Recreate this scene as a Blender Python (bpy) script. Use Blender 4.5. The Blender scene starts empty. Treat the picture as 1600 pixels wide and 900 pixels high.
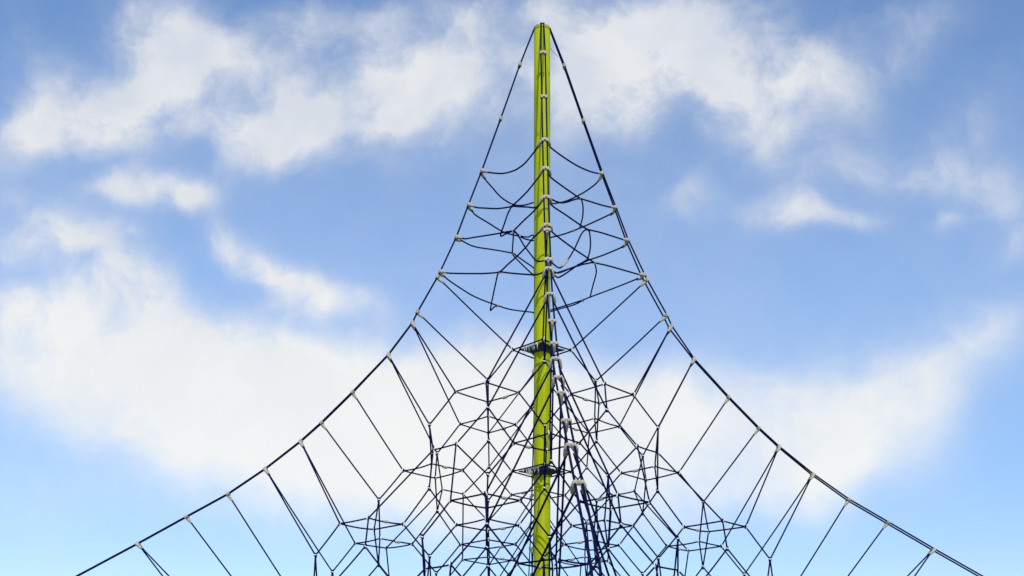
import bpy, bmesh, math, random
from mathutils import Vector, Matrix

random.seed(7)
SC = bpy.context.scene
COL = SC.collection
R = math.radians

# ------------------------------------------------------------------ scale
U = 0.0077            # metres for one unit of the survey grid (1 unit = 1 px of the photo at the mast)
EYE = 1.6             # eye height above the ground
DIST = 1650 * U       # distance from the eye to the mast

# ------------------------------------------------------------------ camera
cam = bpy.data.cameras.new('camera')
cam.sensor_width = 36.0
cam.lens = 36.0 * 1650 / 1600
cam.shift_x = -47 / 1600
cam.shift_y = 680 / 1600
cam.clip_start = 0.05
cam.clip_end = 6000
cam_o = bpy.data.objects.new('camera', cam)
cam_o.location = (0, -DIST, EYE)
cam_o.rotation_euler = (R(90), 0, 0)
COL.objects.link(cam_o)
SC.camera = cam_o

# ------------------------------------------------------------------ sun
SUN_EL, SUN_AZ = R(40), R(170)          # azimuth clockwise from +Y
sd = Vector((math.sin(SUN_AZ) * math.cos(SUN_EL), math.cos(SUN_AZ) * math.cos(SUN_EL), math.sin(SUN_EL)))
sun = bpy.data.lights.new('sun', 'SUN')
sun.energy = 2.4
sun.angle = R(0.5)
sun.color = (1.0, 0.95, 0.87)
sun_o = bpy.data.objects.new('sun', sun)
sun_o.rotation_euler = sd.to_track_quat('Z', 'Y').to_euler()
sun_o.location = (0, 0, 40)
COL.objects.link(sun_o)

# ------------------------------------------------------------------ exposure
SC.render.engine = 'CYCLES'
SC.cycles.use_adaptive_sampling = True
SC.cycles.adaptive_threshold = 0.01
SC.cycles.adaptive_min_samples = 8
SC.view_settings.view_transform = 'Standard'
SC.view_settings.look = 'None'
SC.view_settings.exposure = 0.0
SC.view_settings.gamma = 1.0
SC.view_settings.use_curve_mapping = False

# ------------------------------------------------------------------ sky with clouds
world = bpy.data.worlds.new('World')
SC.world = world
world.use_nodes = True
NT = world.node_tree
NT.nodes.clear()


def nd(kind, **kw):
    n = NT.nodes.new(kind)
    for k, v in kw.items():
        setattr(n, k, v)
    return n


def put(sock, v):
    if isinstance(v, bpy.types.NodeSocket):
        NT.links.new(v, sock)
    else:
        sock.default_value = v


def math_n(op, a, b=None, c=None, clamp=False):
    n = nd('ShaderNodeMath', operation=op, use_clamp=clamp)
    put(n.inputs[0], a)
    if b is not None:
        put(n.inputs[1], b)
    if c is not None:
        put(n.inputs[2], c)
    return n.outputs[0]


def smooth(v, lo, hi, o0=0.0, o1=1.0):
    n = nd('ShaderNodeMapRange', interpolation_type='SMOOTHSTEP')
    put(n.inputs[0], v)
    n.inputs[1].default_value = lo
    n.inputs[2].default_value = hi
    n.inputs[3].default_value = o0
    n.inputs[4].default_value = o1
    return n.outputs[0]


def mixc(f, a, b):
    n = nd('ShaderNodeMix', data_type='RGBA')
    put(n.inputs[0], f)
    put(n.inputs[6], a)
    put(n.inputs[7], b)
    return n.outputs[2]


def noise(vec, scale, detail, rough=0.5):
    n = nd('ShaderNodeTexNoise')
    put(n.inputs['Vector'], vec)
    n.inputs['Scale'].default_value = scale
    n.inputs['Detail'].default_value = detail
    n.inputs['Roughness'].default_value = rough
    return n


STRENGTH = 0.15
sky = nd('ShaderNodeTexSky', sky_type='NISHITA')
sky.sun_disc = False
sky.sun_elevation = SUN_EL
sky.sun_rotation = SUN_AZ
sky.altitude = 0
sky.air_density = 1.0
sky.dust_density = 0.6
sky.ozone_density = 2.5

tc = nd('ShaderNodeTexCoord')
sep = nd('ShaderNodeSeparateXYZ')
NT.links.new(tc.outputs['Generated'], sep.inputs[0])
dy = math_n('MAXIMUM', math_n('ABSOLUTE', sep.outputs[1]), 0.08)
cu = math_n('DIVIDE', sep.outputs[0], dy)
cv = math_n('DIVIDE', sep.outputs[2], dy)
comb = nd('ShaderNodeCombineXYZ')
put(comb.inputs[0], cu)
put(comb.inputs[1], cv)
base_p = comb.outputs[0]


def P(x, y):
    """a bearing of the sky: tangents of azimuth and elevation"""
    return ((x - 847) / 1650.0, (1130 - y) / 1650.0)


def warp(p, scale, amount, detail):
    n = noise(p, scale, detail, 0.55)
    s = nd('ShaderNodeVectorMath', operation='SUBTRACT')
    put(s.inputs[0], n.outputs['Color'])
    s.inputs[1].default_value = (0.5, 0.5, 0.5)
    m = nd('ShaderNodeVectorMath', operation='MULTIPLY')
    put(m.inputs[0], s.outputs[0])
    m.inputs[1].default_value = (amount, amount, 0)
    a = nd('ShaderNodeVectorMath', operation='ADD')
    put(a.inputs[0], p)
    put(a.inputs[1], m.outputs[0])
    return a.outputs[0]


wp = warp(warp(base_p, 7.0, 0.065, 2), 26.0, 0.018, 4)

# each cloud puff: x, y, half width, half height, tilt (deg, counter-clockwise), amount
PUFFS = [
    # upper left bank
    (235, 50, 66, 66, 0, 1.1), (275, 90, 38, 60, 0, .7), (205, 130, 75, 52, 20, .95), (110, 175, 70, 55, 15, .85),
    (35, 205, 62, 48, 30, .75), (165, 205, 80, 40, 0, .55), (215, 235, 45, 40, 0, .35), (70, 130, 40, 45, 0, .3),
    (345, 80, 46, 64, -20, .72), (395, 118, 56, 58, -30, .72), (30, 70, 40, 60, 0, .15), (225, 170, 70, 40, 20, .55),
    # second bank
    (480, 160, 48, 46, 0, .95), (410, 190, 80, 34, 8, .95), (320, 190, 44, 24, 10, .65), (430, 228, 50, 38, 20, .85),
    (365, 245, 34, 26, 0, .5), (470, 65, 38, 58, 0, .58), (515, 205, 40, 45, 0, .4),
    # third bank
    (575, 85, 58, 45, -20, .85), (655, 130, 90, 60, 0, .85), (730, 85, 52, 48, 0, .8), (640, 195, 75, 40, 0, .7),
    (585, 155, 60, 60, 0, .6), (735, 150, 60, 50, 0, .6), (780, 25, 120, 36, 0, .68), (590, 20, 80, 28, 0, .42), (810, 95, 48, 64, 0, .7),
    (470, 10, 60, 20, 0, .35),
    # bank behind the mast top
    (1085, 65, 85, 70, 0, 1.0), (990, 90, 90, 70, 0, .9), (905, 60, 70, 60, 0, .75), (920, 150, 70, 60, 0, .8),
    (1000, 165, 60, 40, 20, .65), (1130, 115, 60, 40, 0, .8), (870, 200, 50, 45, 0, .5), (960, 215, 50, 25, 0, .35), (1010, 20, 90, 40, 0, .8),
    (1235, 110, 75, 50, -10, .62), (1300, 110, 55, 45, -20, .5), (1195, 165, 60, 55, 0, .62), (1230, 215, 50, 40, 0, .45), (1110, 205, 40, 30, 0, .3),
    (1385, 60, 85, 44, 20, .4), (1470, 25, 70, 28, 20, .24), (1200, 30, 60, 50, 0, .45), (1330, 160, 50, 40, 0, .25), (1390, 90, 60, 30, 0, .25),
    # small ones in the middle left
    (245, 300, 80, 22, 4, .82), (175, 290, 50, 18, 0, .5), (300, 300, 36, 22, 0, .5), (205, 350, 36, 14, 0, .35),
    (360, 370, 46, 26, -40, .75), (420, 405, 66, 30, -28, .9), (500, 440, 66, 26, -22, .8), (570, 468, 56, 22, -12, .4), (465, 475, 60, 20, -15, .38),
    (75, 365, 75, 42, 0, .6), (120, 385, 60, 30, 10, .5), (205, 405, 50, 40, -20, .6), (20, 320, 36, 24, 0, .3), (240, 440, 40, 30, 0, .4), (30, 400, 60, 30, 0, .45),
    # long low bank on the left
    (90, 475, 120, 36, 8, .75), (60, 560, 170, 75, 0, .72), (240, 555, 160, 80, -12, .85), (370, 615, 170, 85, -20, .9),
    (540, 640, 160, 90, -12, .95), (680, 655, 140, 95, 0, .8), (430, 710, 190, 65, -18, .55), (620, 745, 200, 70, 0, .45), (780, 690, 130, 110, 0, .6),
    (270, 490, 70, 30, -15, .22), (500, 555, 140, 36, -15, .45), (650, 560, 130, 45, 0, .35), (180, 655, 150, 40, -16, .38),
    (760, 580, 110, 50, 0, .35), (500, 790, 300, 60, -6, .42), (250, 720, 180, 50, -15, .22), (850, 790, 260, 60, 0, .35), (20, 770, 220, 90, 0, .24), (180, 680, 160, 46, -12, .2),
    # long low bank on the right
    (900, 680, 120, 90, 0, .62), (1010, 635, 120, 60, 0, .8), (1120, 650, 110, 60, 0, .55), (1060, 730, 190, 60, 0, .48), (1220, 670, 130, 80, 10, .48),
    (1310, 670, 115, 90, 20, .5), (1360, 700, 80, 60, 30, .42), (1400, 615, 120, 66, 30, .44), (1490, 560, 115, 56, 30, .40), (1570, 520, 90, 44, 30, .26),
    (1200, 770, 180, 50, 10, .42), (960, 590, 140, 40, 0, .3), (1480, 640, 60, 40, 40, .22), (1230, 585, 140, 40, 0, .26), (1300, 760, 60, 40, 30, .3), (1440, 690, 120, 70, 30, .2),
    # wisps on the right
    (1085, 300, 50, 36, 0, .36), (1060, 320, 36, 30, 0, .2), (1265, 330, 75, 20, -4, .6), (1245, 300, 50, 30, 40, .35), (1310, 345, 60, 14, 0, .3),
    (1475, 338, 36, 16, 8, .5), (1540, 290, 60, 36, -25, .32), (1400, 270, 100, 34, 0, .36), (1480, 250, 80, 34, -10, .32), (1510, 190, 70, 34, 40, .36),
    (1590, 370, 30, 30, 0, .4), (1330, 240, 60, 40, 0, .25), (1580, 320, 40, 30, 0, .25),
]
wsep = nd('ShaderNodeSeparateXYZ')
NT.links.new(wp, wsep.inputs[0])
wx, wy = wsep.outputs[0], wsep.outputs[1]
quad = nd('ShaderNodeCombineXYZ')
put(quad.inputs[0], math_n('MULTIPLY', wx, wx))
put(quad.inputs[1], math_n('MULTIPLY', wx, wy))
put(quad.inputs[2], math_n('MULTIPLY', wy, wy))


def vdot(v, c):
    n = nd('ShaderNodeVectorMath', operation='DOT_PRODUCT')
    put(n.inputs[0], v)
    n.inputs[1].default_value = c
    return n.outputs['Value']


# each puff is a bell of an elliptic distance  A xx + B xy + C yy + D x + E y + F
acc = 0.0
for (x, y, w, h, rot_, amt) in PUFFS:
    px, py = P(x, y)
    a, b = w * 1.45 / 1650, h * 1.45 / 1650
    c, s = math.cos(R(rot_)), math.sin(R(rot_))
    A = c * c / a / a + s * s / b / b
    B = 2 * c * s * (1 / a / a - 1 / b / b)
    C = s * s / a / a + c * c / b / b
    D, E = -(2 * A * px + B * py), -(B * px + 2 * C * py)
    F = A * px * px + B * px * py + C * py * py
    lin = nd('ShaderNodeCombineXYZ')
    put(lin.inputs[0], wx)
    put(lin.inputs[1], wy)
    put(lin.inputs[2], acc)            # the running sum rides along (weightless) so that the puffs are summed one by one
    q = math_n('ADD', vdot(lin.outputs[0], (D, E, 1e-6)), vdot(quad.outputs[0], (A, B, C)))
    g = math_n('POWER', 0.16, math_n('ADD', q, F))
    acc = math_n('MULTIPLY_ADD', g, amt, acc)

fb = noise(wp, 13.0, 8, 0.62).outputs['Fac']
fb2 = noise(base_p, 3.2, 3, 0.5).outputs['Fac']
fb3 = noise(wp, 26.0, 5, 0.6).outputs['Fac']
mott = smooth(fb, 0.30, 0.70, 0.54, 1.36)              # billows: thick and thin places inside every bank
calm = smooth(cv, 0.28, 0.46, 0.38, 1.0)                # the low banks are smoother and hazier
mott = math_n('MULTIPLY_ADD', math_n('SUBTRACT', mott, 0.95), calm, 0.95)
det = math_n('MULTIPLY_ADD', math_n('MULTIPLY', math_n('SUBTRACT', fb3, 0.5), 0.30), calm, math_n('MULTIPLY', acc, mott))
dens = smooth(det, -0.16, 1.52)
band = math_n('MULTIPLY', smooth(cv, 0.24, 0.40), smooth(cv, 0.50, 0.68, 1.0, 0.0))
thin = math_n('MULTIPLY', math_n('MULTIPLY_ADD', smooth(fb2, 0.3, 0.75), 0.12, 0.105), band)
dens = math_n('ADD', dens, thin, clamp=True)
shade = noise(wp, 9.0, 5, 0.55).outputs['Fac']
shade = smooth(shade, 0.35, 0.68)
# air near the horizon is paler
elev = smooth(cv, 0.16, 0.62)
blue = nd('ShaderNodeMix', data_type='RGBA', blend_type='MULTIPLY')
blue.inputs[0].default_value = 1.0
put(blue.inputs[6], sky.outputs[0])
put(blue.inputs[7], mixc(smooth(cv, 0.12, 0.45), (0.92, 0.96, 1.04, 1), (1.0, 1.16, 1.31, 1)))
skyc = blue.outputs[2]
k = 1.0 / STRENGTH
cl_hi = (0.80 * k, 0.815 * k, 0.85 * k, 1)
cl_lo = (0.925 * k, 0.94 * k, 0.935 * k, 1)
cl_hi2 = (0.66 * k, 0.71 * k, 0.80 * k, 1)
cl_lo2 = (0.90 * k, 0.92 * k, 0.92 * k, 1)
cloud = mixc(shade, mixc(elev, cl_lo2, cl_hi2), mixc(elev, cl_lo, cl_hi))
col = mixc(dens, skyc, cloud)
world.cycles.sampling_method = 'MANUAL'
world.cycles.sample_map_resolution = 256
bg = nd('ShaderNodeBackground')
put(bg.inputs['Color'], col)
bg.inputs['Strength'].default_value = STRENGTH
out = nd('ShaderNodeOutputWorld')
NT.links.new(bg.outputs[0], out.inputs['Surface'])


# ------------------------------------------------------------------ materials
def mat(name, color, rough=0.6, metal=0.0, var=0.0, vscale=20, bump=0.0, bscale=60, stretch=None, spec=0.4, grime=False):
    m = bpy.data.materials.new(name)
    m.use_nodes = True
    t = m.node_tree
    b = t.nodes['Principled BSDF']
    b.inputs['Base Color'].default_value = (*color, 1)
    b.inputs['Roughness'].default_value = rough
    b.inputs['Metallic'].default_value = metal
    b.inputs['Specular IOR Level'].default_value = spec
    tcn = t.nodes.new('ShaderNodeTexCoord')
    mp = t.nodes.new('ShaderNodeMapping')
    t.links.new(tcn.outputs['Object'], mp.inputs[0])
    if stretch:
        mp.inputs['Scale'].default_value = stretch
    if var:
        n = t.nodes.new('ShaderNodeTexNoise')
        n.inputs['Scale'].default_value = vscale
        n.inputs['Detail'].default_value = 5
        t.links.new(mp.outputs[0], n.inputs['Vector'])
        r = t.nodes.new('ShaderNodeValToRGB')
        lo = [c * (1 - var) for c in color]
        hi = [min(1, c * (1 + var)) for c in color]
        r.color_ramp.elements[0].position = 0.3
        r.color_ramp.elements[1].position = 0.7
        r.color_ramp.elements[0].color = (*lo, 1)
        r.color_ramp.elements[1].color = (*hi, 1)
        t.links.new(n.outputs['Fac'], r.inputs[0])
        base = r.outputs[0]
        if grime:
            # rub marks and dirt specks in the paint
            for sc_, lo_, hi_, colr, amt in ((9.0, 0.62, 0.72, (0.12, 0.13, 0.02, 1), 0.45), (3.0, 0.58, 0.75, (0.46, 0.50, 0.06, 1), 0.35), (42.0, 0.70, 0.76, (0.05, 0.055, 0.02, 1), 0.55)):
                gn = t.nodes.new('ShaderNodeTexNoise')
                gn.inputs['Scale'].default_value = sc_
                gn.inputs['Detail'].default_value = 6
                t.links.new(tcn.outputs['Object'], gn.inputs['Vector'])
                mr = t.nodes.new('ShaderNodeMapRange')
                mr.inputs[1].default_value, mr.inputs[2].default_value, mr.inputs[4].default_value = lo_, hi_, amt
                t.links.new(gn.outputs['Fac'], mr.inputs[0])
                mx = t.nodes.new('ShaderNodeMix')
                mx.data_type = 'RGBA'
                t.links.new(mr.outputs[0], mx.inputs[0])
                t.links.new(base, mx.inputs[6])
                mx.inputs[7].default_value = colr
                base = mx.outputs[2]
        t.links.new(base, b.inputs['Base Color'])
    if bump:
        n2 = t.nodes.new('ShaderNodeTexNoise')
        n2.inputs['Scale'].default_value = bscale
        n2.inputs['Detail'].default_value = 3
        t.links.new(mp.outputs[0], n2.inputs['Vector'])
        bp = t.nodes.new('ShaderNodeBump')
        bp.inputs['Strength'].default_value = bump
        bp.inputs['Distance'].default_value = 0.003
        t.links.new(n2.outputs['Fac'], bp.inputs['Height'])
        t.links.new(bp.outputs[0], b.inputs['Normal'])
    return m


M_MAST = mat('lime_paint', (0.415, 0.47, 0.0015), 0.55, spec=0.12, var=0.13, vscale=5, bump=0.04, bscale=14, stretch=(5, 5, 0.5), grime=True)
M_ROPE = mat('navy_rope', (0.0035, 0.006, 0.046), 0.9, var=0.35, vscale=30, bump=0.5, bscale=160, spec=0.06)
M_CABLE = mat('navy_cable', (0.0035, 0.006, 0.044), 0.9, var=0.35, vscale=40, bump=0.5, bscale=160, spec=0.08)
M_CLAMP = mat('grey_cast_clamp', (0.46, 0.41, 0.33), 0.6, var=0.25, vscale=60, bump=0.2, bscale=120)
M_STEEL = mat('pale_steel', (0.78, 0.78, 0.75), 0.4, metal=0.0, var=0.1, vscale=60)
M_RUBBER = mat('dark_rubber', (0.040, 0.052, 0.070), 0.7, var=0.3, vscale=25, bump=0.3)
M_FRAY = mat('frayed_fabric', (0.62, 0.62, 0.58), 0.85, var=0.25, vscale=80)
M_GROUND = mat('sandy_turf', (0.17, 0.16, 0.11), 0.95, var=0.35, vscale=1.2)


# ------------------------------------------------------------------ helpers
def W(p):
    """survey units (x right, y away, h above the eye) to metres"""
    return Vector((p[0] * U, p[1] * U, EYE + p[2] * U))


def scr(p):
    """where a surveyed point shows in the photo, only used to rank ropes by size"""
    s = 1650 / (1650 + p[1])
    return 847 + p[0] * s, 1130 - p[2] * s


class Geo:
    def __init__(self):
        self.v, self.f, self.s = [], [], []

    def add(self, vs, fs, sm=True):
        o = len(self.v)
        self.v += [Vector(v) for v in vs]
        self.f += [tuple(i + o for i in f) for f in fs]
        self.s += [sm] * len(fs)

    def tube(self, pts, radii, n=8, caps=True):
        pts = [Vector(p) for p in pts]
        if not hasattr(radii, '__len__'):
            radii = [radii] * len(pts)
        tang = []
        for i in range(len(pts)):
            a = pts[max(0, i - 1)]
            b = pts[min(len(pts) - 1, i + 1)]
            tang.append((b - a).normalized())
        t0 = tang[0]
        up = Vector((0, 0, 1)) if abs(t0.z) < 0.9 else Vector((1, 0, 0))
        nrm = t0.cross(up).normalized()
        vs, fs = [], []
        for i, p in enumerate(pts):
            t = tang[i]
            nrm = (nrm - t * nrm.dot(t)).normalized()
            bn = t.cross(nrm)
            for k in range(n):
                a = 2 * math.pi * k / n
                vs.append(p + (nrm * math.cos(a) + bn * math.sin(a)) * radii[i])
        for i in range(len(pts) - 1):
            for k in range(n):
                k2 = (k + 1) % n
                fs.append((i * n + k, i * n + k2, (i + 1) * n + k2, (i + 1) * n + k))
        if caps:
            fs.append(tuple(reversed(range(n))))
            e = (len(pts) - 1) * n
            fs.append(tuple(e + k for k in range(n)))
        self.add(vs, fs)

    def box(self, c, ax, half, bev=0.25):
        """bevelled block: centre, three axes, three half sizes"""
        bm = bmesh.new()
        bmesh.ops.create_cube(bm, size=2)
        m = min(half)
        for v in bm.verts:
            v.co = Vector((v.co.x * half[0], v.co.y * half[1], v.co.z * half[2]))
        bmesh.ops.bevel(bm, geom=bm.edges[:], offset=m * bev, segments=2, affect='EDGES', profile=0.5)
        bm.verts.index_update()
        self.add([c + ax[0] * v.co.x + ax[1] * v.co.y + ax[2] * v.co.z for v in bm.verts],
                 [tuple(v.index for v in f.verts) for f in bm.faces])
        bm.free()

    def ball(self, c, r, n=8):
        vs, fs = [c + Vector((0, 0, r))], []
        for i in range(1, 5):
            th = math.pi * i / 5
            for k in range(n):
                a = 2 * math.pi * k / n
                vs.append(c + Vector((math.sin(th) * math.cos(a), math.sin(th) * math.sin(a), math.cos(th))) * r)
        vs.append(c - Vector((0, 0, r)))
        for k in range(n):
            fs.append((0, 1 + k, 1 + (k + 1) % n))
            for i in range(3):
                fs.append((1 + i * n + k, 1 + (i + 1) * n + k, 1 + (i + 1) * n + (k + 1) % n, 1 + i * n + (k + 1) % n))
            fs.append((1 + 3 * n + k, 1 + 4 * n, 1 + 3 * n + (k + 1) % n))
        self.add(vs, fs)


def obj(name, geo, material, parent=None, origin=None):
    """links one mesh object; vertices are given in world space"""
    org = origin if origin is not None else (parent_base.get(parent.name) if parent else Vector((0, 0, 0)))
    me = bpy.data.meshes.new(name)
    me.from_pydata([tuple(v - org) for v in geo.v], [], geo.f)
    for p, s in zip(me.polygons, geo.s):
        p.use_smooth = s
    me.materials.append(material)
    o = bpy.data.objects.new(name, me)
    COL.objects.link(o)
    if parent:
        o.parent = parent
        parent_base[o.name] = org
    return o


parent_base = {}


def thing(name, label, cat, base, group=None):
    o = bpy.data.objects.new(name, None)
    o.empty_display_size = 0.2
    o.location = base
    COL.objects.link(o)
    o['label'] = label
    o['category'] = cat
    if group:
        o['group'] = group
    parent_base[o.name] = Vector(base)
    return o


def smooth_line(pts, sub=5):
    """Catmull-Rom through 3D points"""
    pts = [Vector(p) for p in pts]
    if len(pts) < 3:
        return pts
    q = [pts[0] * 2 - pts[1]] + pts + [pts[-1] * 2 - pts[-2]]
    res = []
    for i in range(1, len(q) - 2):
        p0, p1, p2, p3 = q[i - 1:i + 3]
        for s in range(sub):
            t = s / sub
            res.append(0.5 * ((2 * p1) + (p2 - p0) * t + (2 * p0 - 5 * p1 + 4 * p2 - p3) * t * t
                              + (3 * p1 - p0 - 3 * p2 + p3) * t * t * t))
    res.append(pts[-1])
    return res


# ------------------------------------------------------------------ ground
g = Geo()
S = 3000
N = 12
vs = [Vector((-S + 2 * S * i / N, -S + 2 * S * j / N, 0)) for j in range(N + 1) for i in range(N + 1)]
fs = [(j * (N + 1) + i, j * (N + 1) + i + 1, (j + 1) * (N + 1) + i + 1, (j + 1) * (N + 1) + i) for j in range(N) for i in range(N)]
g.add(vs, fs, False)
go = obj('ground', g, M_GROUND)
go['kind'] = 'structure'

# ------------------------------------------------------------------ mast
ROT = R(2.5)                                     # the corners are turned a little against the line of sight
CA, SA = math.cos(ROT), math.sin(ROT)
MR = 13.0 * U
TOP = 1086


def rot(p):
    return (p[0] * CA - p[1] * SA, p[0] * SA + p[1] * CA, p[2])


mast = thing('mast', 'tall lime green steel mast standing upright in the middle of the rope pyramid', 'mast', (0, 0, 0))
NS = 40


def lathe(geo, prof, n=NS, c=Vector((0, 0, 0))):
    vs, fs = [], []
    for (r, z) in prof:
        for k in range(n):
            a = 2 * math.pi * k / n
            vs.append(c + Vector((r * math.cos(a), r * math.sin(a), z)))
    for i in range(len(prof) - 1):
        for k in range(n):
            k2 = (k + 1) % n
            fs.append((i * n + k, i * n + k2, (i + 1) * n + k2, (i + 1) * n + k))
    fs.append(tuple(reversed(range(n))))
    fs.append(tuple((len(prof) - 1) * n + k for k in range(n)))
    geo.add(vs, fs)


ztop = EYE + TOP * U
g = Geo()
lathe(g, [(MR * 1.02, 0)] + [(MR * (1.02 - 0.05 * i / 12), (ztop - 0.05) * i / 12) for i in range(1, 13)])
obj('shaft', g, M_MAST, mast)
g = Geo()
r0 = MR * 0.972
lathe(g, [(r0, ztop - 0.05)] + [(r0 - 0.028 + 0.028 * math.cos(a * math.pi / 16), ztop - 0.028 + 0.028 * math.sin(a * math.pi / 16)) for a in range(0, 9)] + [(0.02, ztop + 0.002)])
obj('cap', g, M_MAST, mast)

# ------------------------------------------------------------------ corner cables
SIDE = [(12.5, 1084), (35, 1027), (65, 942), (94.5, 860), (115, 807), (134, 756), (159, 702), (163, 694), (194, 639), (202, 622),
        (239, 572), (294, 513), (342, 465), (374, 436), (428, 393), (485, 353.5), (548, 318), (622, 276), (720, 222)]
FRONT = [(12.5, 1084), (35, 1025), (65, 940), (94.5, 859), (115, 806), (134, 755), (159, 703), (163, 694), (194, 639), (202, 623),
         (239, 573), (294, 516), (342, 470), (374, 440), (428, 400), (485, 364), (570, 309), (638, 266), (731, 209)]
KEYS = ['top', 'a', 'b', 'u1', 'u2', 'u3', 'u4', 0, 0.5, 1, 1.5, 2, 2.5, 3, 3.5, 4, 4.5, 5, 5.5]
TAIL = {'S': [(900, 118), (1230, -205)], 'F': [(880, 118), (1230, -205)]}
DIRS = {'front': (0, -1), 'right': (1, 0), 'back': (0, 1), 'left': (-1, 0)}
CLAMP = {}            # (cable, key) -> survey point
for cname, d in DIRS.items():
    prof = FRONT if cname == 'front' else SIDE
    for key, (r, h) in zip(KEYS, prof):
        CLAMP[(cname, key)] = rot((d[0] * r, d[1] * r, h))

tails = {}            # (cable, key) -> list of targets (survey points) that the clamp's ferrules point at


def hook(cname, key, target):
    """a net rope leaves this clamp towards the target; gives the rope's end at the ferrule tip"""
    tails.setdefault((cname, key), []).append(Vector(target))
    c = Vector(CLAMP[(cname, key)])
    t = (Vector(target) - c).normalized()
    return c + t * 9.0


# ------------------------------------------------------------------ the space net: a lattice of rope squares
H = {0: 584, 1: 489, 2: 393, 3: 293, 4: 198, 5: 102}
HH = {0: 536, 1: 441, 2: 347, 3: 246, 4: 150, 5: 55}
SP, HALF = 85.0, 46.0
BOUND = {0: 0, 1: 2, 2: 2, 3: 4, 4: 4, 5: 6}
jit = random.Random(3)


def jt(a=1.3):
    return (jit.uniform(-a, a), jit.uniform(-a, a), jit.uniform(-a, a) * 0.8)


sites, partial = {}, {}
for kk in range(6):
    sites[kk] = [(i, j) for i in range(-kk, kk + 1) for j in range(-kk, kk + 1)
                 if i % 2 == kk % 2 and j % 2 == kk % 2 and abs(i) + abs(j) <= max(BOUND[kk], 0)]
    partial[kk] = []
    if kk in (2, 4):
        partial[kk] = [(i, j) for i in range(-kk, kk + 1) for j in range(-kk, kk + 1)
                       if i % 2 == 0 and j % 2 == 0 and i and j and abs(i) + abs(j) == BOUND[kk] + 2]
AX = [(1, 0), (-1, 0), (0, 1), (0, -1)]
corner, half = {}, {}
for kk in range(6):
    for s in sites[kk]:
        for d in AX:
            j = jt()
            p = (s[0] * SP + d[0] * HALF + j[0], s[1] * SP + d[1] * HALF + j[1], H[kk] + j[2])
            corner[(kk, s, d)] = rot(p)
    for s in partial[kk]:
        sx, sy = (1 if s[0] > 0 else -1), (1 if s[1] > 0 else -1)
        for d in ((-sx, 0), (0, -sy)):
            p = (s[0] * SP + d[0] * HALF - sx * 8 * (d[0] == 0) + sx * 4 * (d[0] != 0),
                 s[1] * SP + d[1] * HALF - sy * 8 * (d[1] == 0) + sy * 4 * (d[1] != 0), H[kk] - 1)
            corner[(kk, s, d)] = rot(p)
for kk in range(6):
    for s in sites[kk]:
        for d in AX:
            pos = (s[0] + d[0], s[1] + d[1])
            if (kk, pos) not in half:
                j = jt()
                half[(kk, pos)] = rot((pos[0] * SP * 0.995 + j[0], pos[1] * SP * 0.995 + j[1], HH[kk] + j[2]))


def cable_of(pos, d):
    """the corner cable that an outermost node ties to, if it lies along it"""
    t = pos[1] if d[0] else pos[0]
    if abs(t) > 1:
        return None
    for n, v in DIRS.items():
        if v == d:
            return n


ropes = []            # (list of survey points, sagging)
knots = []            # (survey point, kind)
rings = []            # (layer, site, four corners)
for kk in range(6):
    for s in sites[kk]:
        c = [corner[(kk, s, d)] for d in ((1, 0), (0, 1), (-1, 0), (0, -1))]
        rings.append((kk, s, c))
        for d in AX:
            knots.append((corner[(kk, s, d)], 'corner'))
            pos = (s[0] + d[0], s[1] + d[1])
            me = corner[(kk, s, d)]
            up = half.get((kk - 1, pos))
            if up is not None:
                ropes.append([up, me])
            elif kk <= 5:
                cb = cable_of(pos, d) if kk != 0 else [n for n, v in DIRS.items() if v == d][0]
                if cb:
                    ropes.append([hook(cb, kk, me), me])
                else:
                    best = None
                    for ps in partial.get(kk - 1, []):
                        for (k2, s2, d2), q in corner.items():
                            if k2 == kk - 1 and s2 == ps:
                                dist = (Vector(q) - Vector(me)).length
                                if best is None or dist < best[0]:
                                    best = (dist, q)
                    if best and best[0] < 160:
                        ropes.append([best[1], me])
            dn = half.get((kk, pos))
            if dn is not None:
                ropes.append([me, dn])
    for s in partial[kk]:
        cs = [(d, q) for (k2, s2, d), q in corner.items() if k2 == kk and s2 == s]
        ropes.append([cs[0][1], cs[1][1]])
        for d, q in cs:
            knots.append((q, 'corner'))
            pos = (s[0] + d[0], s[1] + d[1])
            up = half.get((kk - 1, pos))
            if up is not None:
                ropes.append([up, q])
            dn = half.get((kk, pos))
            if dn is not None:
                ropes.append([q, dn])
for (kk, pos), p in half.items():
    knots.append((p, 'cross'))
    for d in AX:
        inner = (pos[0] - d[0], pos[1] - d[1])
        outer = (pos[0] + d[0], pos[1] + d[1])
        if inner in sites[kk] and outer not in sites[kk] and outer not in partial[kk]:
            cb = cable_of(pos, d)
            if cb:
                ropes.append([hook(cb, kk + 0.5, p), p])

net = thing('climbing_net', 'taut dark navy space net of linked rope squares filling the lower pyramid around the mast', 'climbing net', (0, 0, 0))
RR = 1.16 * U


def in_view(pts):
    best = 0
    for p in pts:
        x, y = scr(p)
        if -20 < x < 1620 and y < 905:
            best += 1
    return best / len(pts)


def size_of(a, b):
    n = 9
    pts = [Vector(a).lerp(Vector(b), i / n) for i in range(n + 1)]
    xa, ya = scr(a)
    xb, yb = scr(b)
    return math.hypot(xa - xb, ya - yb) * in_view(pts) * 1650 / (1650 + (a[1] + b[1]) / 2)


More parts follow.
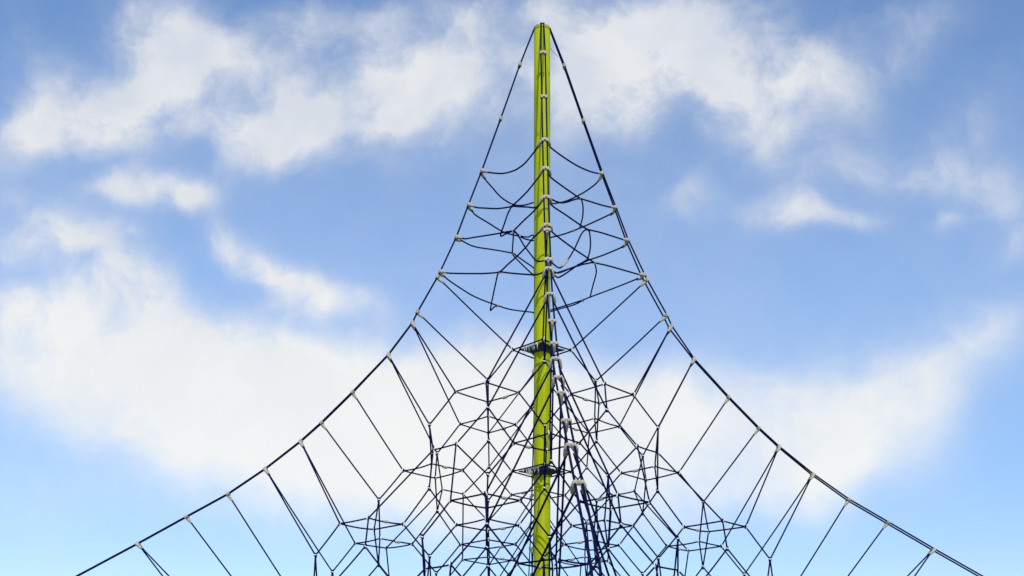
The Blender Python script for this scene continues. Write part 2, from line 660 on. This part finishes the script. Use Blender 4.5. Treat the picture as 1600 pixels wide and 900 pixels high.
rng = random.Random(11)
ropes.sort(key=lambda r: -size_of(r[0], r[-1]))
rest = Geo()
for i, r in enumerate(ropes):
    a, b = Vector(r[0]), Vector(r[1])
    sag = rng.uniform(0.0, 0.8)
    pts = []
    for q in range(7):
        t = q / 6
        p = a.lerp(b, t)
        p.z -= sag * 4 * t * (1 - t)
        pts.append(W(p))
    if i < 96:
        g = Geo()
        g.tube(pts, RR)
        obj('rope', g, M_ROPE, net)
    else:
        rest.tube(pts, RR)
ro = obj('rope', rest, M_ROPE, net)
ro['kind'] = 'stuff'

rings.sort(key=lambda r: -sum(size_of(r[2][q], r[2][(q + 1) % 4]) for q in range(4)))
for i, (kk, s, c) in enumerate(rings):
    g = Geo()
    for q in range(4):
        a, b = Vector(c[q]), Vector(c[(q + 1) % 4])
        sag = rng.uniform(0.0, 0.7) if rng.random() < 0.8 else rng.uniform(0.8, 1.8)
        pts = []
        for w in range(8):
            t = w / 7
            p = a.lerp(b, t)
            p.z -= sag * 4 * t * (1 - t)
            pts.append(W(p))
        g.tube(pts, RR)
    ring = obj('rope_square', g, M_ROPE, net)
    # one pressed sleeve closes each square
    q = rng.choice([0, 3]) if s[0] < 0 else rng.choice([1, 2])
    a, b = Vector(c[q]), Vector(c[(q + 1) % 4])
    d = (b - a).normalized()
    m = a.lerp(b, rng.uniform(0.42, 0.58)) - Vector((0, 0, 1.0))
    if in_view([m]) and not (kk in (0, 2) and s == (0, 0)):
        g = Geo()
        g.tube([W(m - d * 4.9), W(m - d * 4.3), W(m - d * 3.6), W(m + d * 3.6), W(m + d * 4.3), W(m + d * 4.9)],
               [1.3 * U, 1.8 * U, 2.1 * U, 2.1 * U, 1.8 * U, 1.3 * U], 10)
        obj('sleeve', g, M_CLAMP, ring)


def knot_size(p):
    return in_view([p]) * 1650 / (1650 + p[1])


knots.sort(key=lambda k_: -knot_size(k_[0]))
restd, restl = Geo(), Geo()


def knot_geo(gd, gl, p, kind):
    c = W(p)
    a = rng.uniform(-0.35, 0.35)
    up = Vector((math.sin(a), rng.uniform(-.2, .2), math.cos(a))).normalized()
    sd_ = Vector((1, 0, 0))
    if kind == 'corner':
        # the rope's bight and a little steel bar beside it
        gd.ball(c, 2.1 * U)
        gd.tube([c - up * 3.0 * U, c + up * 3.0 * U], 1.4 * U, 8)
        o = Vector((rng.choice([-1, 1]) * 1.5, -1.7, 0)) * U
        gl.tube([c + o - up * 3.4 * U, c + o - up * 2.9 * U, c + o + up * 2.9 * U, c + o + up * 3.4 * U],
                [0.5 * U, 0.95 * U, 0.95 * U, 0.5 * U], 7)
    else:
        gd.ball(c, 2.6 * U)
        gd.tube([c - up * 3.6 * U, c + up * 3.6 * U], 1.7 * U, 8)
        o = Vector((rng.uniform(-1, 1), -2.2, rng.uniform(-.6, .8))) * U
        ax = (sd_ * rng.uniform(.5, 1) + up * rng.uniform(-.5, .5)).normalized()
        gl.tube([c + o - ax * 2.4 * U, c + o - ax * 1.8 * U, c + o + ax * 1.8 * U, c + o + ax * 2.4 * U],
                [0.5 * U, 0.95 * U, 0.95 * U, 0.5 * U], 7)


for i, (p, kind) in enumerate(knots):
    if i < 96:
        gd, gl = Geo(), Geo()
        knot_geo(gd, gl, p, kind)
        kn = obj('knot', gd, M_ROPE, net)
        obj('clip', gl, M_STEEL, kn)
    else:
        knot_geo(restd, restl, p, kind)
ko = obj('knot', restd, M_ROPE, net)
ko['kind'] = 'stuff'
kl = obj('clip', restl, M_STEEL, ko)
kl['kind'] = 'stuff'

# ------------------------------------------------------------------ slack ropes above the net
upper = thing('slack_rope_net', 'loose sagging navy ropes with hanging loops strung between the cables near the mast top', 'rope net', (0, 0, 0))
LEVEL_R = {'u1': 94.5, 'u2': 115, 'u3': 134, 'u4': 159}


def face(x, y, side, r):
    """a point on the pyramid's face on that side (front or back of the mast), where the face is r away from the axis"""
    Y = 0.0
    for _ in range(8):
        X = (x - 847) * (1650 + Y) / 1650
        Y = max(0.0, r - abs(X))
        if side < 0:
            Y = -Y
        elif side == 0:
            Y = 0
    return Vector((X, Y, (1130 - y) * (1650 + Y) / 1650))


def slack(r, side, start, pts, end, side2=None):
    """start/end: a clamp key, a point or None. side2: the rope passes from one face to the other"""
    n = len(pts)
    mid = []
    for i, (x, y) in enumerate(pts):
        p = face(x, y, side, r)
        if side2 is not None:
            p2 = face(x, y, side2, r)
            t = i / max(1, n - 1)
            Y = p.y + (p2.y - p.y) * t
            p = Vector(((x - 847) * (1650 + Y) / 1650, Y, (1130 - y) * (1650 + Y) / 1650))
        mid.append(p)
    line = list(mid)
    if isinstance(start, tuple):
        line = [hook(start[0], start[1], mid[0])] + line
    if isinstance(end, tuple):
        line = line + [hook(end[0], end[1], mid[-1])]
    g = Geo()
    g.tube([W(p) for p in smooth_line(line, 4)], RR)
    return obj('rope', g, M_ROPE, upper)


F, L, RT, B = 'front', 'left', 'right', 'back'
# left faces
slack(94, -1, (F, 'u1'), [(839, 231.5), (830, 243.5), (818, 257), (804.5, 266), (789.5, 270.5), (779, 271), (764, 269.5)], (L, 'u1'))
slack(94, 1, (L, 'u1'), [(759.5, 282), (770, 294), (780.5, 306), (791, 314), (803, 320), (815, 321), (825.5, 319), (833, 316.7)], (B, 'u1'))
slack(115, -1, (F, 'u2'), [(834.5, 286), (824, 299), (810.5, 312.5), (799, 322), (789.5, 324.5), (774.5, 326), (755, 325), (746, 324.5)], (L, 'u2'))
slack(118, -1, None, [(799, 322), (812, 323), (825, 323.5), (837.5, 324)], (F, 'u3'))
slack(120, -1, None, [(799, 322), (797, 327), (793, 335), (788, 350), (784, 360.5), (782, 367), (783.5, 369), (791, 365), (800, 361.5), (802, 361)], None)
slack(115, 1, (L, 'u2'), [(743, 336), (762.5, 348), (783.5, 361), (797, 366), (810.5, 369), (821, 373.5), (833, 376)], (B, 'u2'))
slack(134, -1, (F, 'u3'), [(833, 331), (818, 345), (804, 359), (801, 361), (792.5, 362), (783.5, 364), (762.5, 367.5), (740, 371), (728, 373)], (L, 'u3'))
slack(150, -1, None, [(802, 361), (806, 363), (812, 372), (818, 382.5), (827, 394.5), (839, 408)], (F, 0.5))
slack(134, -1, None, [(802, 361), (802, 372), (801, 384), (800.5, 395.5)], None, 1)
slack(134, 1, None, [(802, 362), (815, 369), (825, 370.5), (835, 371)], (B, 'u3'))
slack(134, 1, (L, 'u3'), [(740, 385), (770, 390), (800, 395.5), (807.5, 400), (821, 409.5), (833, 418)], (B, 'u3'))
slack(140, 1, None, [(800, 395.5), (804.5, 402), (818, 415.5), (831.5, 428)], (B, 'u3'))
slack(159, -1, (F, 'u4'), [(833, 372), (821, 387), (806, 402), (792.5, 414), (780.5, 424.5), (762.5, 427), (740, 427.5), (705, 427)], (L, 'u4'))
slack(170, -1, None, [(780.5, 424.5), (800, 427), (822.5, 428.7), (840, 429)], (F, 1))
slack(159, -1, None, [(780.5, 424.5), (777.5, 429), (774.5, 442.5), (770, 463.5), (766.5, 482), (767, 485), (771, 480.5), (776, 477.5)], None, 1)
slack(159, 1, (L, 'u4'), [(700, 437), (717.5, 449), (742.5, 464), (777.5, 477.5), (800, 484), (832.5, 488)], (B, 'u4'))
# right faces
slack(94, -1, (F, 'u1'), [(861, 231), (877.5, 243.5), (900, 258), (919.5, 267), (930, 270)], (RT, 'u1'))
slack(94, 1, (RT, 'u1'), [(936, 281), (930, 288), (915, 299), (901.5, 306.5), (885, 314), (870, 317.5), (859.5, 318.5)], (B, 'u1'))
slack(115, -1, (F, 'u2'), [(861, 277.5), (877.5, 290), (892.5, 300.5), (906, 309.5), (922.5, 315), (942, 321)], (RT, 'u2'))
slack(118, -1, None, [(906, 309.5), (897, 312), (877.5, 317)], (F, 'u3'))
slack(115, -1, None, [(906, 309.5), (908.5, 312), (911, 323), (910.5, 338), (908, 348.5), (906, 355)], None, 1)
slack(115, 1, (RT, 'u2'), [(955, 334), (937.5, 342.5), (912, 354), (897, 360), (880.5, 366), (861, 371)], (B, 'u2'))
slack(134, -1, (F, 'u3'), [(864, 322.5), (885, 336.5), (906, 351), (919, 358.5), (937.5, 363), (960, 370)], (RT, 'u3'))
lp = slack(140, -1, None, [(919, 358.5), (913.5, 360), (907.5, 367.5), (897, 390), (886.5, 407), (880.5, 414), (873, 418.5)], (F, 0.5))
slack(140, -1, None, [(919, 358.5), (921, 362.5), (922.5, 375), (922, 390), (918, 404), (912, 409), (903, 414), (891, 422.5), (878, 431), (870, 433)], (F, 1))
slack(134, 1, (RT, 'u3'), [(972, 386), (960, 391.5), (939, 400), (924, 405), (913, 409.5), (897, 417), (867, 427)], (B, 'u3'))
slack(159, -1, (F, 'u4'), [(864, 363.5), (871.5, 370), (897, 389), (915, 401), (928.5, 410), (945, 414), (960, 418)], (RT, 'u4'))
slack(165, -1, None, [(928.5, 410), (921, 411), (907.5, 414), (889.5, 420), (872, 426.5)], (F, 1))
slack(159, -1, None, [(928.5, 410), (931, 418), (931.5, 427.5), (927, 444), (922, 464)], None, 1)
slack(159, 1, (RT, 'u4'), [(990, 438), (960, 450), (922.5, 464), (910, 469), (885, 477), (860, 484.5)], (B, 'u4'))
slack(159, 1, None, [(911, 469), (897.5, 476), (875, 482.5), (860, 487), (850, 488)], None)

for (x, y, r, s) in [(799, 322, 115, -1), (802, 361, 134, -1), (800.5, 395.5, 134, 1), (780.5, 424.5, 159, -1), (777, 477.5, 159, 1), (812, 369, 115, 1),
                     (906, 309.5, 115, -1), (919, 358.5, 134, -1), (928.5, 410, 159, -1), (911, 469, 159, 1), (897, 359.5, 115, 1), (904, 414, 134, 1)]:
    c = W(face(x, y, s, r))
    g = Geo()
    a = Vector((rng.uniform(-.6, .6), 0, 1)).normalized()
    g.tube([c - a * 2.6 * U, c - a * 2.0 * U, c + a * 2.0 * U, c + a * 2.6 * U], [1.0 * U, 1.6 * U, 1.6 * U, 1.0 * U], 9)
    obj('knot', g, M_CLAMP, upper)
a, b = face(878.5, 416, -1, 140), face(887.5, 405.5, -1, 140)
d = (b - a).normalized()
g = Geo()
g.tube([W(a - d), W(a), W(b), W(b + d)], [1.1 * U, 1.9 * U, 1.9 * U, 1.1 * U], 10)
obj('sleeve', g, M_CLAMP, lp)

# ------------------------------------------------------------------ the four corner cables with their clamps
LABEL = {'front': 'double navy anchor cable running down towards the viewer in front of the mast',
         'back': 'double navy anchor cable running down behind the mast, mostly hidden by it',
         'left': 'double navy anchor cable sloping from the mast top down to the left',
         'right': 'double navy anchor cable sloping from the mast top down to the right'}
SR = 1.22 * U
SPACE = {'front': 3.3, 'back': 3.3, 'left': 3.2, 'right': 3.2}
# radial twist of the pair (how far one strand lies outside the other) down the cable
TWIST = {'front': [0] * 21, 'back': [0] * 21,
         'left': [-.5, -.6, -.7, -.7, -.7, -.7, -.7, -.7, -.7, -.6, -.5, -.2, -.2, -.4, -.5, -.5, -.5, -.5, -.5, -.5, -.5],
         'right': [0, 0, 0, -.1, -.5, -1., -1.8, -1.8, -2., -1.8, .2, .3, .3, .2, -.2, -.5, -.6, -.6, -.6, -.6, -.6]}
for cname, dvec in DIRS.items():
    prof = list(FRONT if cname == 'front' else SIDE) + TAIL['F' if cname == 'front' else 'S']
    base3 = W(rot((dvec[0] * prof[-1][0], dvec[1] * prof[-1][0], prof[-1][1])))
    cab = thing('corner_cable', LABEL[cname], 'cable', base3, 'corner cables of the pyramid')
    er = Vector(rot((dvec[0], dvec[1], 0)))
    et = Vector((-er.y, er.x, 0))
    ez = Vector((0, 0, 1))
    path = []
    tw = TWIST[cname]
    lines = {1: [], -1: []}
    for i, (r, h) in enumerate(prof):
        r1, h1 = prof[max(0, i - 1)]
        r2, h2 = prof[min(len(prof) - 1, i + 1)]
        tn = (er * (r2 - r1) + ez * (h2 - h1)).normalized()
        nrm = et.cross(tn).normalized()
        if nrm.dot(er) < 0:
            nrm = -nrm
        sp = SPACE[cname] * (0.62 if i == 0 else 1.0)
        for s in (1, -1):
            lines[s].append(er * r + ez * h + et * (s * sp) + nrm * (s * tw[i]))
        path.append((er * r + ez * h, tn, nrm))
    for s in (1, -1):
        # over the rounded mast top
        head = [er * 5.5 + ez * (TOP + 3.6), er * 5.6 + ez * (TOP + 3.6) + et * (s * 1.7), er * 6.2 + ez * (TOP + 3.0) + et * (s * 2.5),
                er * 9.0 + ez * (TOP + 1.4) + et * (s * 2.4), er * 11.4 + ez * (TOP - 0.8) + et * (s * 2.2)]
        pl = smooth_line(head, 4) + lines[s]
        g = Geo()
        g.tube([W(p) for p in pl], SR, 10)
        obj('strand', g, M_CABLE, cab)
    for i, key in enumerate(KEYS):
        if key == 'top' or (key in (5, 5.5, 4.5) and cname == 'back'):
            continue
        c0, tn, nrm = path[i]
        tg = tails.get((cname, key), [])
        g = Geo()
        sc_ = 0.88 if key in ('a', 'b') else 0.94
        fr = (et, tn, nrm)
        for s in (1, -1):
            cc = Vector(lines[s][i])
            # the collar round each strand, with raised rims
            g.tube([W(cc + tn * q) for q in (-3.0 * sc_, -2.6 * sc_, -0.9 * sc_, -0.5 * sc_, 0.5 * sc_, 0.9 * sc_, 2.6 * sc_, 3.0 * sc_)],
                   [q * U * sc_ for q in (2.1, 2.6, 2.65, 2.2, 2.2, 2.65, 2.6, 2.1)], 12)
        g.box(W(c0 - tn * 1.2), fr, (4.4 * U, 1.7 * U * sc_, 2.2 * U), 0.25)
        cl = obj('clamp', g, M_CLAMP, cab)
        for q in tg:
            d = (q - c0).normalized()
            s = 1 if d.dot(et) > 0.12 else (-1 if d.dot(et) < -0.12 else 0)
            st = c0 + et * (s * 4.2) + tn * 1.0
            en = c0 + d * 12.5 + et * (s * 1.5)
            dd = (en - st)
            g = Geo()
            g.tube([W(st + dd * t) for t in (0, .08, .35, .7, .92, 1.0)], [r * U for r in (2.2, 2.65, 2.6, 2.15, 1.7, 1.3)], 10)
            obj('ferrule', g, M_CLAMP, cl)
    if cname == 'right':
        g = Geo()
        g.tube([W(p) for p in smooth_line([(13, -3, 1053), (16.5, -3, 1048), (20, -3, 1044), (25, -2, 1040)], 4)], 0.28 * U, 6)
        obj('loose_thread', g, M_CABLE, cab)

# ------------------------------------------------------------------ rubber webs round the mast
for (kk, lab, nf) in ((0, 'dark rubber web with pale frayed edge, the higher of the two laced round the mast', 9),
                      (2, 'dark rubber web with pale hanging strips, the lower of the two laced round the mast', 16)):
    cs = [Vector(corner[(kk, (0, 0), d)]) for d in ((1, 0), (0, 1), (-1, 0), (0, -1))]
    mid = sum(cs, Vector()) / 4
    wb = thing('mast_web', lab, 'web', W((0, 0, mid.z)), 'rubber webs round the mast')
    g = Geo()
    n = 12
    outer, inner = [], []
    for q in range(4):
        a = mid.lerp(cs[q], 0.78)
        b = mid.lerp(cs[(q + 1) % 4], 0.78)
        for w in range(n):
            t = w / n
            p = a.lerp(b, t)
            pull = 1 - 0.16 * 4 * t * (1 - t)
            p = Vector((mid.x + (p.x - mid.x) * pull, mid.y + (p.y - mid.y) * pull, p.z + rng.uniform(-.3, .3)))
            outer.append(p)
    for p in outer:
        a = math.atan2(p.y, p.x)
        inner.append(Vector((13.8 * math.cos(a), 13.8 * math.sin(a), mid.z - 3.4)))
    m = len(outer)
    th = Vector((0, 0, 0.9))
    vs = [W(p + th) for p in outer] + [W(p + th) for p in inner] + [W(p - th) for p in outer] + [W(p - th) for p in inner]
    fs = []
    for q in range(m):
        q2 = (q + 1) % m
        fs += [(q, q2, m + q2, m + q), (2 * m + q2, 2 * m + q, 3 * m + q, 3 * m + q2),
               (q2, q, 2 * m + q, 2 * m + q2), (m + q, m + q2, 3 * m + q2, 3 * m + q)]
    g.add(vs, fs, False)
    obj('sheet', g, M_RUBBER, wb)
    g = Geo()
    zc = (mid.z - 3.4) * U + EYE
    lathe(g, [(13.2 * U, zc - 3.6 * U), (15.6 * U, zc - 3.2 * U), (16.2 * U, zc - 1 * U), (16.2 * U, zc + 2.6 * U), (15.4 * U, zc + 3.2 * U), (13.2 * U, zc + 3.4 * U)], 32)
    obj('collar', g, M_RUBBER, wb)
    # worn fabric binding on the near left edge, with strips hanging from it
    g = Geo()
    a, b = outer[2 * n + 2], outer[3 * n - 3]
    edge = [outer[2 * n + 2 + w] for w in range(n - 4)]
    g.tube([W(p + Vector((-.5, -.8, 0.9 + rng.uniform(-.5, .6)))) for p in edge], [rng.uniform(1.2, 2.2) * U for _ in edge], 6)
    for w in range(nf):
        t = rng.uniform(0.1, 1.0)
        p = edge[min(len(edge) - 1, int(t * len(edge)))] + Vector((rng.uniform(-1.5, 1.5), -1.2, 0.4))
        ln = rng.uniform(3, 9 if kk == 0 else 14)
        g.tube([W(p), W(p + Vector((rng.uniform(-.8, .8), 0, -ln * .5))), W(p + Vector((rng.uniform(-1.2, 1.2), 0, -ln)))],
               [1.0 * U, .75 * U, .25 * U], 5)
    obj('frayed_binding', g, M_FRAY, wb)
